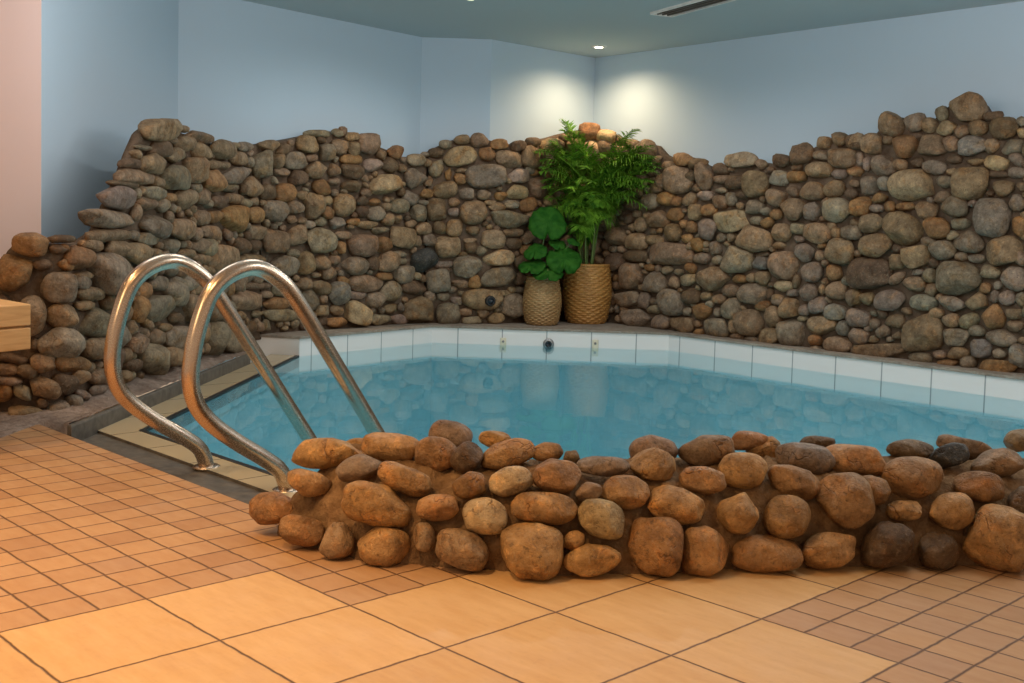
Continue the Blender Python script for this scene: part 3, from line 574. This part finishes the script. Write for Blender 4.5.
for r, tries in ((.44, 500), (.36, 900), (.29, 1500), (.23, 2500), (.18, 4000), (.14, 6000), (.11, 9000), (.085, 12000)):
    for _ in range(tries):
        s = rng.uniform(G0+.4, S_C[5]+14); z = rng.uniform(.05, 5.8)
        i, j = int((s-G0)/GR), int(z/GR)
        if i >= NS or j >= NZ or occ[i, j]: continue
        asp = rng.uniform(.62, .95); a = rng.gauss(0, .25)
        A2 = np.array([math.cos(a), math.sin(a)])*r; B2 = np.array([-math.sin(a), math.cos(a)])*r*asp
        if ell(s, z, A2, B2, .9, True): continue
        ell(s, z, A2, B2, .98); BACK.append([s, z, A2, B2, (r*2*44)**2*asp*(1 if s < TS[-1] else .01), '', rng.random() < .25])
CLAD_OBJ = []
for ci, (label, (sa, sb)) in enumerate(CLAD):
    p, n, t = face((max(sa, 2)+min(sb, SS[-1]-1))/2, 0)
    root = thing('stone_cladding', label, 'stone wall', (p[0], p[1], ZE), 'fieldstone cladding around the pool')
    CLAD_OBJ.append(root)
    # mortar core with a rough face, closed at top and back
    ss = np.arange(max(sa, 1.0), min(sb, SS[-1]-.3)+.04, .09); nz_ = 40; v = []; f = []
    for s in ss:
        p, n, t = face(s, 0); zt_, zb_ = ztop(s)-.10, zbase(s)-.12
        back = .22 if s > S_C[2] else .12
        for k in range(nz_):
            z = zb_+(zt_-zb_)*k/(nz_-1); d = .05*mnoise.noise(Vector((p[0]*3, p[1]*3, z*3)))+.03*mnoise.noise(Vector((p[0]*9, p[1]*9, z*9)))
            v.append(tuple(p+n*(d-.03)+np.array([0, 0, z])))
        v.append(tuple(p-n*back+np.array([0, 0, zt_+.02]))); v.append(tuple(p-n*back+np.array([0, 0, zb_])))
    m = nz_+2
    for i in range(len(ss)-1):
        for k in range(m-1): f.append((i*m+k, i*m+k+1, (i+1)*m+k+1, (i+1)*m+k))
        f.append((i*m+m-1, i*m, (i+1)*m, (i+1)*m+m-1))
    f.append(tuple(range(m))); f.append(tuple((len(ss)-1)*m+k for k in reversed(range(m))))
    mesh('mortar', v, [q[::-1] for q in f], M['mortar'], root)
    mine = sorted([q for q in BACK if sa <= q[0] < sb], key=lambda q: -q[4])
    sv, sf, sc = [], [], []; nv = 0
    for k, (s, z, A2, B2, area, code, blk) in enumerate(mine):
        p, n, t = face(s, z); up = np.array([0, 0, 1.])
        mn = min(np.linalg.norm(A2), np.linalg.norm(B2)); dn = .72*mn+.04
        seed = rng.randrange(10**6)
        big = k < 100
        A = t*A2[0]+up*A2[1]; B = t*B2[0]+up*B2[1]
        vv, ff = rock(p+n*(dn*.12), A*1.07, B*1.07, n, dn, 3.4 if blk else 2.5, seed, 3 if big else 2, .88)
        tc = tint(code, rng)
        if big:
            o = mesh('stone', vv, ff, M['stone'], root, p+n*(dn*.12), tint=tc)
            if code == 'y': o['label'] = 'pale cream-coloured stone'
            if code == 'k': o['label'] = 'near-black slab stone with a pale chipped edge'
        else:
            sv.append(vv); sf.append(ff+nv); sc.append(np.tile(tc, (len(vv), 1))); nv += len(vv)
    if sv:
        o = mesh('small_stone', np.concatenate(sv), np.concatenate(sf), M['stone'], root, tint=np.concatenate(sc)); o['kind'] = 'stuff'

# ------------------------------------------------------------------ low stone wall in front of the pool
FW = thing('low_stone_wall', 'low curved wall of rounded orange-brown boulders between the deck and the water', 'stone wall', (1.6, 3.3, 0))
fv = np.zeros((len(FBASE), len(FPROF), 3)); fn = np.zeros_like(fv)
for i in range(len(FBASE)):
    end = min(1.0, i/44); end = math.sqrt(max(0, 1-(1-end)**2))            # the wall rounds off at its left end
    for k, (d, z) in enumerate(FPROF):
        fv[i, k] = (*(FBASE[i]+FN[i]*d), z*(.35+.65*end) if z > 0 else z)
ti = np.gradient(fv, axis=0); tk = np.gradient(fv, axis=1); fn = np.cross(ti, tk); fn /= np.linalg.norm(fn, axis=2)[:, :, None]+1e-9
cf = fv.copy()
for i in range(cf.shape[0]):
    for k in range(cf.shape[1]):
        x = Vector(fv[i, k]); cf[i, k] += fn[i, k]*(.06*mnoise.noise(x*3)+.035*mnoise.noise(x*9)+.035*mnoise.noise(x*20)-.085)
n1, n2 = cf.shape[:2]
ff = [(i*n2+k, (i+1)*n2+k, (i+1)*n2+k+1, i*n2+k+1) for i in range(n1-1) for k in range(n2-1)]
ff += [tuple(k for k in range(n2)), tuple((n1-1)*n2+k for k in reversed(range(n2)))]
mesh('mortar', cf.reshape(-1, 3), ff, M['mortar_front'], FW)
vis = fv[:, FPROF[:, 0] < .98].reshape(-1, 3); vn = fn[:, FPROF[:, 0] < .98].reshape(-1, 3)
rel = vis-CAMP; zz = rel@FWD; FU = 512+F_PX*(rel@RGT)/zz; FV = PY-F_PX*(rel@UPV)/zz
_i = np.tile(np.arange(n1)[:, None], (1, int((FPROF[:, 0] < .98).sum()))).ravel()
for u, v, w, h, a, code, blk in parse(FRONT):
    b_ = np.argmin((FU-u)**2+(FV-v)**2); c0 = vis[b_]; D = depth(c0)
    gap = math.hypot(FU[b_]-u, FV[b_]-v)-h*.38
    if gap > 0:
        v += gap*(1 if FV[b_] > v else -1); c0 = vis[np.argmin((FU-u)**2+(FV-v)**2)]
    c = atdepth(u, v, D); hn = -FN[_i[b_]]; tc = (CAMP-c)[:2]; tc = tc/np.linalg.norm(tc); n = np.array([*(hn*.5+tc*.8), .5]); n /= np.linalg.norm(n)
    e = 1.0
    Ju = onplane(u+e, v, c, n)-c; Jv = onplane(u, v-e, c, n)-c
    A = (Ju*math.cos(a)-Jv*math.sin(a))*w/2; B = (Ju*math.sin(a)+Jv*math.cos(a))*h/2
    mn = min(np.linalg.norm(A), np.linalg.norm(B)); dn = 1.05*mn
    vv, tri = rock(c+n*(dn*.06), A*1.07, B*1.07, n, dn, 3.1 if blk else 2.3, rng.randrange(10**6), 4)
    vv[:, 2] = np.maximum(vv[:, 2], .002)
    o = mesh('stone', vv, tri, M['stone_front'], FW, c, tint=tint(code, rng)*1.05)
    if code == 'k': o['label'] = 'smooth dark grey stone among the brown ones'
for i in range(205, len(FBASE), 9):          # the wall goes on past the frame
    for k in (3, 13, 22):
        c = fv[min(i+rng.randrange(4), n1-1), k]; hn = -FN[i]; n = np.array([hn[0], hn[1], .55]); n /= np.linalg.norm(n)
        rel_ = c-CAMP; uu = 512+F_PX*(rel_@RGT)/(rel_@FWD)
        if uu < 1062: continue
        t = np.array([*_t[i], 0.]); up = np.cross(n, t); up *= np.sign(up[2])
        r = rng.uniform(.2, .27); vv, tri = rock(c, t*r, up*r*.75, n, r*.7, 2.4, rng.randrange(10**6), 3); vv[:, 2] = np.maximum(vv[:, 2], .002)
        mesh('stone', vv, tri, M['stone_front'], FW, c, tint=tint(rng.choice('ftod'), rng))

# ------------------------------------------------------------------ handrails
RAIL = [(2.60, -.2), (2.58, -.06), (2.50, .12), (2.31, .27), (2.02, .46), (1.75, .665), (1.59, .85), (1.515, 1.08), (1.53, 1.35), (1.60, 1.65), (1.72, 1.93), (1.92, 2.10), (2.19, 2.16), (2.45, 2.04), (2.67, 1.82), (3.15, 1.15), (3.85, .15), (4.4, -.64), (4.75, -1.14)]
def handrail(x, dy, label):
    root = thing('pool_handrail', label, 'handrail', (x, 2.58+dy, -.1), 'pair of steel pool handrails')
    b = MB(); b.tube([(x, y+dy, z) for y, z in smooth_path(RAIL, 120)], .083, 20); tube_ = b.build('rail_tube', M['steel'], root, True)
    b = MB(); b.lathe([(.13, 0), (.15, .01), (.15, .03), (.125, .045), (.095, .05)], (x, 2.585+dy, -.112), 28); b.build('base_flange', M['steel'], tube_, True)
handrail(-3.77, -.06, 'bent steel pool handrail on the left, standing nearer the slate curb')
handrail(-2.36, .06, 'bent steel pool handrail on the right, its foot behind the low wall')

# ------------------------------------------------------------------ wooden bench at the left edge
cb = atdepth(31, 304, 12.4); zt_ = cb[2]; zb_ = atdepth(31, 349.5, 12.4)[2]
e1 = onz(0, 306, zt_)-cb; e1 /= np.linalg.norm(e1); e2 = onz(0, 298.6, zt_)-cb; e2 /= np.linalg.norm(e2)
root = thing('wooden_bench', 'pale wooden bench end of two stacked slabs at the left edge before the stones', 'bench', (*(cb+e1*2+e2*.6)[:2], 0))
cb2, a1, a2 = cb[:2], e1[:2], e2[:2]
def slab(name, o0, o1, w0, w1, z0, z1, bev=.015):
    b = MB(); b.prism([tuple(cb2+a1*o0+a2*w0), tuple(cb2+a1*o0+a2*w1), tuple(cb2+a1*o1+a2*w1), tuple(cb2+a1*o1+a2*w0)][::-1], z0, z1)
    return b.build(name, M['wood'], root, bevel=bev)
zm = atdepth(31, 326.5, 12.4)[2]
slab('seat', 0, 3.8, 0, 1.25, zm+.012, zt_); slab('apron', 0, 3.8, .0, 1.25, zb_, zm-.012)
slab('core', .06, 3.7, .06, 1.2, zm-.02, zm+.02, 0)
for o in (1.2, 3.3):
    for w in (.12, .95): slab('leg', o, o+.18, w, w+.18, 0, zb_)

# ------------------------------------------------------------------ baskets
def basket(c, prof, rows, cords, mat, name, label, amp):
    root = thing(name, label, 'basket', c, 'woven baskets with plants on the ledge')
    pts = smooth_path(prof, rows*4); seg = cords*4; v = []; f = []
    for i, (r, z) in enumerate(pts):
        row = i/4.0
        for j in range(seg):
            a = 2*math.pi*j/seg; cd_ = j/4.0
            wv = math.sin(math.pi*cd_)*(1 if int(row) % 2 else -1)
            k = r + amp*wv*.8 + amp*.8*abs(math.sin(math.pi*row))
            v.append((c[0]+k*math.cos(a), c[1]+k*math.sin(a), c[2]+z))
    n = len(pts)
    for i in range(n-1):
        for j in range(seg):
            f.append((i*seg+j, i*seg+(j+1) % seg, (i+1)*seg+(j+1) % seg, (i+1)*seg+j))
    f.append(tuple(reversed(range(seg))))
    mesh('woven_body', v, f, mat, root)
    r, z = prof[-1]; ring = []; b = MB()
    for j in range(61):
        a = 2*math.pi*j/60; ring.append((c[0]+r*math.cos(a), c[1]+r*math.sin(a), c[2]+z+.01*math.sin(a*30)))
    b.tube(ring, .035, 8, False); b.build('rim', mat, root, True)
    b = MB(); b.lathe([(.02, z-.02), (r*.5, z-.03), (r*.97, z-.06), (r*.9, z-.3)][::-1], c, 24); b.build('soil', M['soil'], root, True)
    return root
ZL = ZE+.05
PL = onz(541.5, 324.6, ZL); PR = onz(586, 322.7, ZL)
uL = depth(PL)/F_PX; uR = depth(PR)/F_PX                     # tiles per photo pixel there
PLh, PRh = 47*uL, 58*uR
basket(PL, [(13.5*uL, 0), (16.5*uL, PLh*.1), (18.6*uL, PLh*.4), (18.6*uL, PLh*.58), (16.6*uL, PLh*.85), (15.3*uL, PLh)], 26, 30, M['wicker'], 'seagrass_basket', 'smaller pale brown woven basket holding the round-leaved plant', .016)
basket(PR, [(17.5*uR, 0), (20.5*uR, PRh*.1), (23.6*uR, PRh*.42), (23.9*uR, PRh*.6), (22.2*uR, PRh*.88), (21*uR, PRh)], 26, 30, M['wicker_dark'], 'rattan_basket', 'larger honey-brown woven basket holding the tall palm', .019)

# ------------------------------------------------------------------ palm
rng = random.Random(11); DR = depth(PR)
palm = thing('potted_palm', 'tall bright green feathery palm in the larger basket, lit from above', 'plant', (PR[0], PR[1], PR[2]+PRh))
def bez(a, b, c, n): t = np.linspace(0, 1, n)[:, None]; return (1-t)**2*a+2*t*(1-t)*b+t*t*c
CAMD = np.array([*(CAMP-PR)[:2], 0.]); CAMD /= np.linalg.norm(CAMD)
mouth = PR+np.array([0, 0, PRh-.1])
stems = []
for k in range(9):
    a = 6.28*k/9+.3; r0 = .2*math.sqrt((k+1)/9)
    b0 = mouth+np.array([r0*math.cos(a), r0*math.sin(a), 0]); tp = b0+np.array([.22*math.cos(a), .22*math.sin(a), rng.uniform(1.15, 1.9)])
    stems.append((b0, tp)); b = MB(); b.tube(bez(b0, (b0+tp)/2+np.array([0, 0, .1]), tp, 10), list(np.linspace(.028, .016, 10)), 7)
    b.build('stem', M['stem'], palm, True)
def frond(p0, p1, p2, ln, n=44, droop=.25, start=.18):
    ax = bez(p0, p1, p2, n+1); b = MB(); b.tube(ax, list(np.linspace(.016, .004, n+1)), 5)
    for i in range(int(n*start), n+1):
        t = i/n; tg = ax[min(i+1, n)]-ax[max(i-1, 0)]; tg /= np.linalg.norm(tg)
        sd = np.cross(tg, (0, 0, 1.)); sd /= np.linalg.norm(sd)+1e-6; nr = np.cross(sd, tg)
        L = ln*(math.sin(math.pi*min(1, (t-start)/(1-start)*.86+.12))**.6)*rng.uniform(.8, 1.15)
        for sg in (-1, 1):
            d = sd*sg*rng.uniform(.6, .95)+tg*.6+nr*rng.uniform(-.15, .45); d /= np.linalg.norm(d); wd = .026*rng.uniform(.8, 1.2); v = []
            for q, wq in ((0, .35), (.3, 1), (.65, .75), (1, .03)):
                c = ax[i]+d*L*q-np.array([0, 0, 1.])*droop*L*q*q; w_ = np.cross(d, nr)*wd*wq*.5+nr*wd*wq*.12
                v += [c-w_, c+w_]
            b.add(v, [(0, 1, 3, 2), (2, 3, 5, 4), (4, 5, 7, 6)])
    return b
TIPS = [(561, 120, 0), (566, 127, .3), (572, 136, .6), (637, 129, .1), (632, 135, .4), (660, 164, .5), (657, 172, .8), (652, 182, .9), (539, 150, .3), (541, 160, .5), (540, 172, .7), (545, 188, .9), (550, 200, .9), (577, 146, .8), (606, 156, .9), (622, 156, .6), (634, 196, 1.0),
        (600, 206, 1.1), (580, 214, 1.0), (645, 150, .2), (561, 214, .9), (592, 182, 1.2), (637, 178, .8), (616, 210, .9), (652, 146, .1), (551, 141, .2), (648, 192, .7), (570, 188, 1.1), (612, 184, 1.1), (585, 168, 1.0), (556, 180, .9), (595, 196, 1.1), (566, 158, .7), (548, 165, .8), (628, 168, .9), (645, 165, .8), (574, 204, 1.1), (606, 218, 1.0), (590, 222, 1.0), (560, 150, .4), (643, 158, .5), (656, 157, .4)]
TIPS += [(u+rng.uniform(-9, 9)*(1 if 552 < u < 648 else .4), v+rng.uniform(2, 16), fw*.8+.05) for u, v, fw in TIPS]
for k, (u, v, fw) in enumerate(TIPS):
    sf_ = s_of(u, v); fp = face(sf_[0], 0)[0]; fp[2] = sf_[1]
    tip = atdepth(u, v, min(DR-fw*.9, depth(fp)-.42-.3*fw))
    b0, tp = stems[k % 9]; q = (.35, .7, 1.0)[k % 3]; st = b0*(1-q)+tp*q
    lift = .5 if v > 150 else .15
    ctl = st*.5+tip*.5; ctl[2] = max(ctl[2], tip[2]-.2)+lift
    b = frond(st, ctl, tip, rng.uniform(.36, .5), 44, rng.uniform(.1, .6))
    b.build('frond', M['palm'], palm, False)

# ------------------------------------------------------------------ round-leaved plant
DL = depth(PL)
rp = thing('potted_round_leaf_plant', 'low plant with round scalloped leaves in the smaller basket', 'plant', (PL[0], PL[1], PL[2]+PLh))
mL = PL+np.array([0, 0, PLh-.1])
LEAVES = [(548, 222, 19, .35, .3, .95), (564, 258, 18, .55, .15, .7), (535, 250, 12, .5, -.4, .6), (532, 264, 14, .6, -.2, .45), (548, 271, 15, .7, .0, .4), (558, 243, 9, .2, .5, .5), (574, 241, 7, .3, .7, .4)]
for u, v, rad, fw, yaw, tilt in LEAVES:
    c = atdepth(u, v, DL-fw*.7); r = rad*uL
    nr = CAMD*tilt+np.array([0, 0, 1.])*(1.05-tilt*.6)+np.cross(CAMD, (0, 0, 1))*-yaw*.5; nr /= np.linalg.norm(nr)
    ux = np.cross((0, 0, 1.), nr); ux /= np.linalg.norm(ux); uy = np.cross(nr, ux)
    v_, f_ = [c-nr*.0], []; seg, rings = 56, 7
    for i in range(1, rings+1):
        for j in range(seg):
            a = 2*math.pi*j/seg; q = i/rings; notch = 1-.45*math.exp(-((a-4.71)/.10)**2)
            rr = r*q*(1+.022*q*math.cos(13*a)+.03*q*math.cos(3*a+u))*notch
            cup = r*(.05*q*q*math.cos(4*a+v)-.20*q*q+.03*math.cos(10*a)*q)
            v_.append(c+ux*rr*math.cos(a)+uy*rr*math.sin(a)+nr*cup)
    f_ += [(0, 1+j, 1+(j+1) % seg) for j in range(seg)]
    for i in range(rings-1):
        for j in range(seg): f_.append((1+i*seg+j, 1+(i+1)*seg+j, 1+(i+1)*seg+(j+1) % seg, 1+i*seg+(j+1) % seg))
    lf = mesh('leaf', v_, f_, M['round'], rp)
    sd = lf.modifiers.new('thickness', 'SOLIDIFY'); sd.thickness = .003
    j0 = mL+np.array([rng.uniform(-.15, .15), rng.uniform(-.15, .15), 0])
    b = MB(); b.tube(bez(j0, (j0+c)/2+np.array([0, 0, .3]), c-nr*.01, 12), list(np.linspace(.022, .013, 12)), 7); b.build('petiole', M['stem'], lf, True)

# ------------------------------------------------------------------ fittings on the white tiles and in the stones
dM = (POOL[3]-POOL[2])/np.linalg.norm(POOL[3]-POOL[2]); nM = np.array([dM[1], -dM[0], 0])   # into the water
pM = np.array([*POOL[2], 0.])
def onmid(u, v): return onplane(u, v, pM, nM)
def disc(b, c, n, prof, seg=24):
    n = np.asarray(n, float); n /= np.linalg.norm(n); ux = np.cross((0, 0, 1.), n); ux /= np.linalg.norm(ux); uy = np.cross(n, ux); k = len(b.v)
    for r, h in prof:
        for j in range(seg):
            a = 2*math.pi*j/seg; b.v.append(tuple(c+(ux*math.cos(a)+uy*math.sin(a))*r+n*h))
    for i in range(len(prof)-1):
        for j in range(seg): b.f.append((k+i*seg+j, k+i*seg+(j+1) % seg, k+(i+1)*seg+(j+1) % seg, k+(i+1)*seg+j))
    b.f.append(tuple(k+(len(prof)-1)*seg+j for j in range(seg)))
c = onmid(548.5, 344)
root = thing('water_nozzle', 'round dark grey water nozzle in the middle of the white pool edge', 'nozzle', c)
b = MB(); disc(b, c, nM, [(.125, 0), (.125, .025), (.11, .045), (.075, .05)]); par = b.build('collar', M['grey'], root, True)
b = MB(); disc(b, c+nM*.045, nM, [(.075, 0), (.07, .03), (.04, .035), (.03, .01)]); b.build('jet', M['dark'], par, True)
for u, lab in ((503.2, 'small white hook plate on the pool edge left of the round nozzle'), (595.2, 'small white hook plate on the pool edge right of the round nozzle')):
    c = onmid(u, 343.5 if u < 550 else 345.5); dM3 = np.array([*dM, 0.])
    root = thing('hook_plate', lab, 'bracket', c, 'hook plates on the pool edge')
    b = MB(); q = [tuple((c+dM3*a+nM*h)[:2]) for a, h in ((-.07, 0), (.07, 0), (.07, .03), (-.07, .03))]; b.prism(q, c[2]-.13, c[2]+.13); par = b.build('plate', M['hook'], root, bevel=.01)
    b = MB(); disc(b, c+nM*.03+np.array([0, 0, .05]), nM, [(.028, 0), (.026, .02), (.012, .024)], 14); b.build('screw', M['grey'], par, True)
d_ = s_of(486.5, 300); p, n, t = face(d_[0], d_[1])
root = thing('wall_fitting', 'round dark shiny fitting set into a stone near the baskets', 'fitting', p+n*.3)
b = MB(); disc(b, p+n*.22, n, [(.115, 0), (.12, .09), (.10, .115), (.08, .11)]); par = b.build('ring', M['black'], root, True)
b = MB(); disc(b, p+n*.30, n, [(.085, 0), (.075, .04), (.045, .065), (.012, .075)]); b.build('lens', M['dark'], par, True)

# ------------------------------------------------------------------ ceiling vent and downlights
a_ = onz(672, 15, ZC)[:2]; b_ = onz(649, 11, ZC)[:2]; c_ = onz(732, -1, ZC)[:2]
ax = (c_-a_)/np.linalg.norm(c_-a_); ay = np.array([-ax[1], ax[0]]); L_ = 2.05; Wd = .52
if np.dot(ay, b_-a_) < 0: ay = -ay
root = thing('ceiling_vent', 'long white framed slot vent in the ceiling', 'vent', (*(a_+ax*L_/2+ay*Wd/2), ZC-.05))
def bar(b, o0, o1, w0, w1, z0, z1): b.prism([tuple(a_+ax*o0+ay*w0), tuple(a_+ax*o1+ay*w0), tuple(a_+ax*o1+ay*w1), tuple(a_+ax*o0+ay*w1)], z0, z1)
b = MB()
for q in ((0, L_, 0, .045), (0, L_, Wd-.045, Wd), (0, .045, .045, Wd-.045), (L_-.045, L_, .045, Wd-.045)): bar(b, *q, ZC-.05, ZC-.0)
b.build('frame', M['metal'], root)
b = MB(); bar(b, .045, L_-.045, .045, Wd-.045, ZC-.012, ZC-.004); b.build('duct', M['black'], root)
for k in range(3):
    b = MB(); w = .12+.12*k; bar(b, .045, L_-.045, w, w+.03, ZC-.042, ZC-.014); b.build('slat', M['blade'], root)
LAMPS = [(LAMP_PLANT, 'lit downlight in the ceiling over the potted plants'), (LAMP_POOL[0], 'lit downlight at the top edge over the left of the pool'), (LAMP_POOL[1], 'lit downlight at the top edge beside the ceiling vent')]
for p, lab in LAMPS:
    root = thing('downlight', lab, 'lamp', (p[0], p[1], ZC), 'downlights in the ceiling')
    b = MB(); b.lathe([(.10, -.02), (.10, -.035), (.17, -.03), (.185, -.0), (.185, .01)], (p[0], p[1], ZC), 28); par = b.build('trim_ring', M['metal'], root, True)
    b = MB(); b.lathe([(.098, -.034), (.098, -.022)], (p[0], p[1], ZC), 28); b.build('bulb', M['bulb'], par, True)
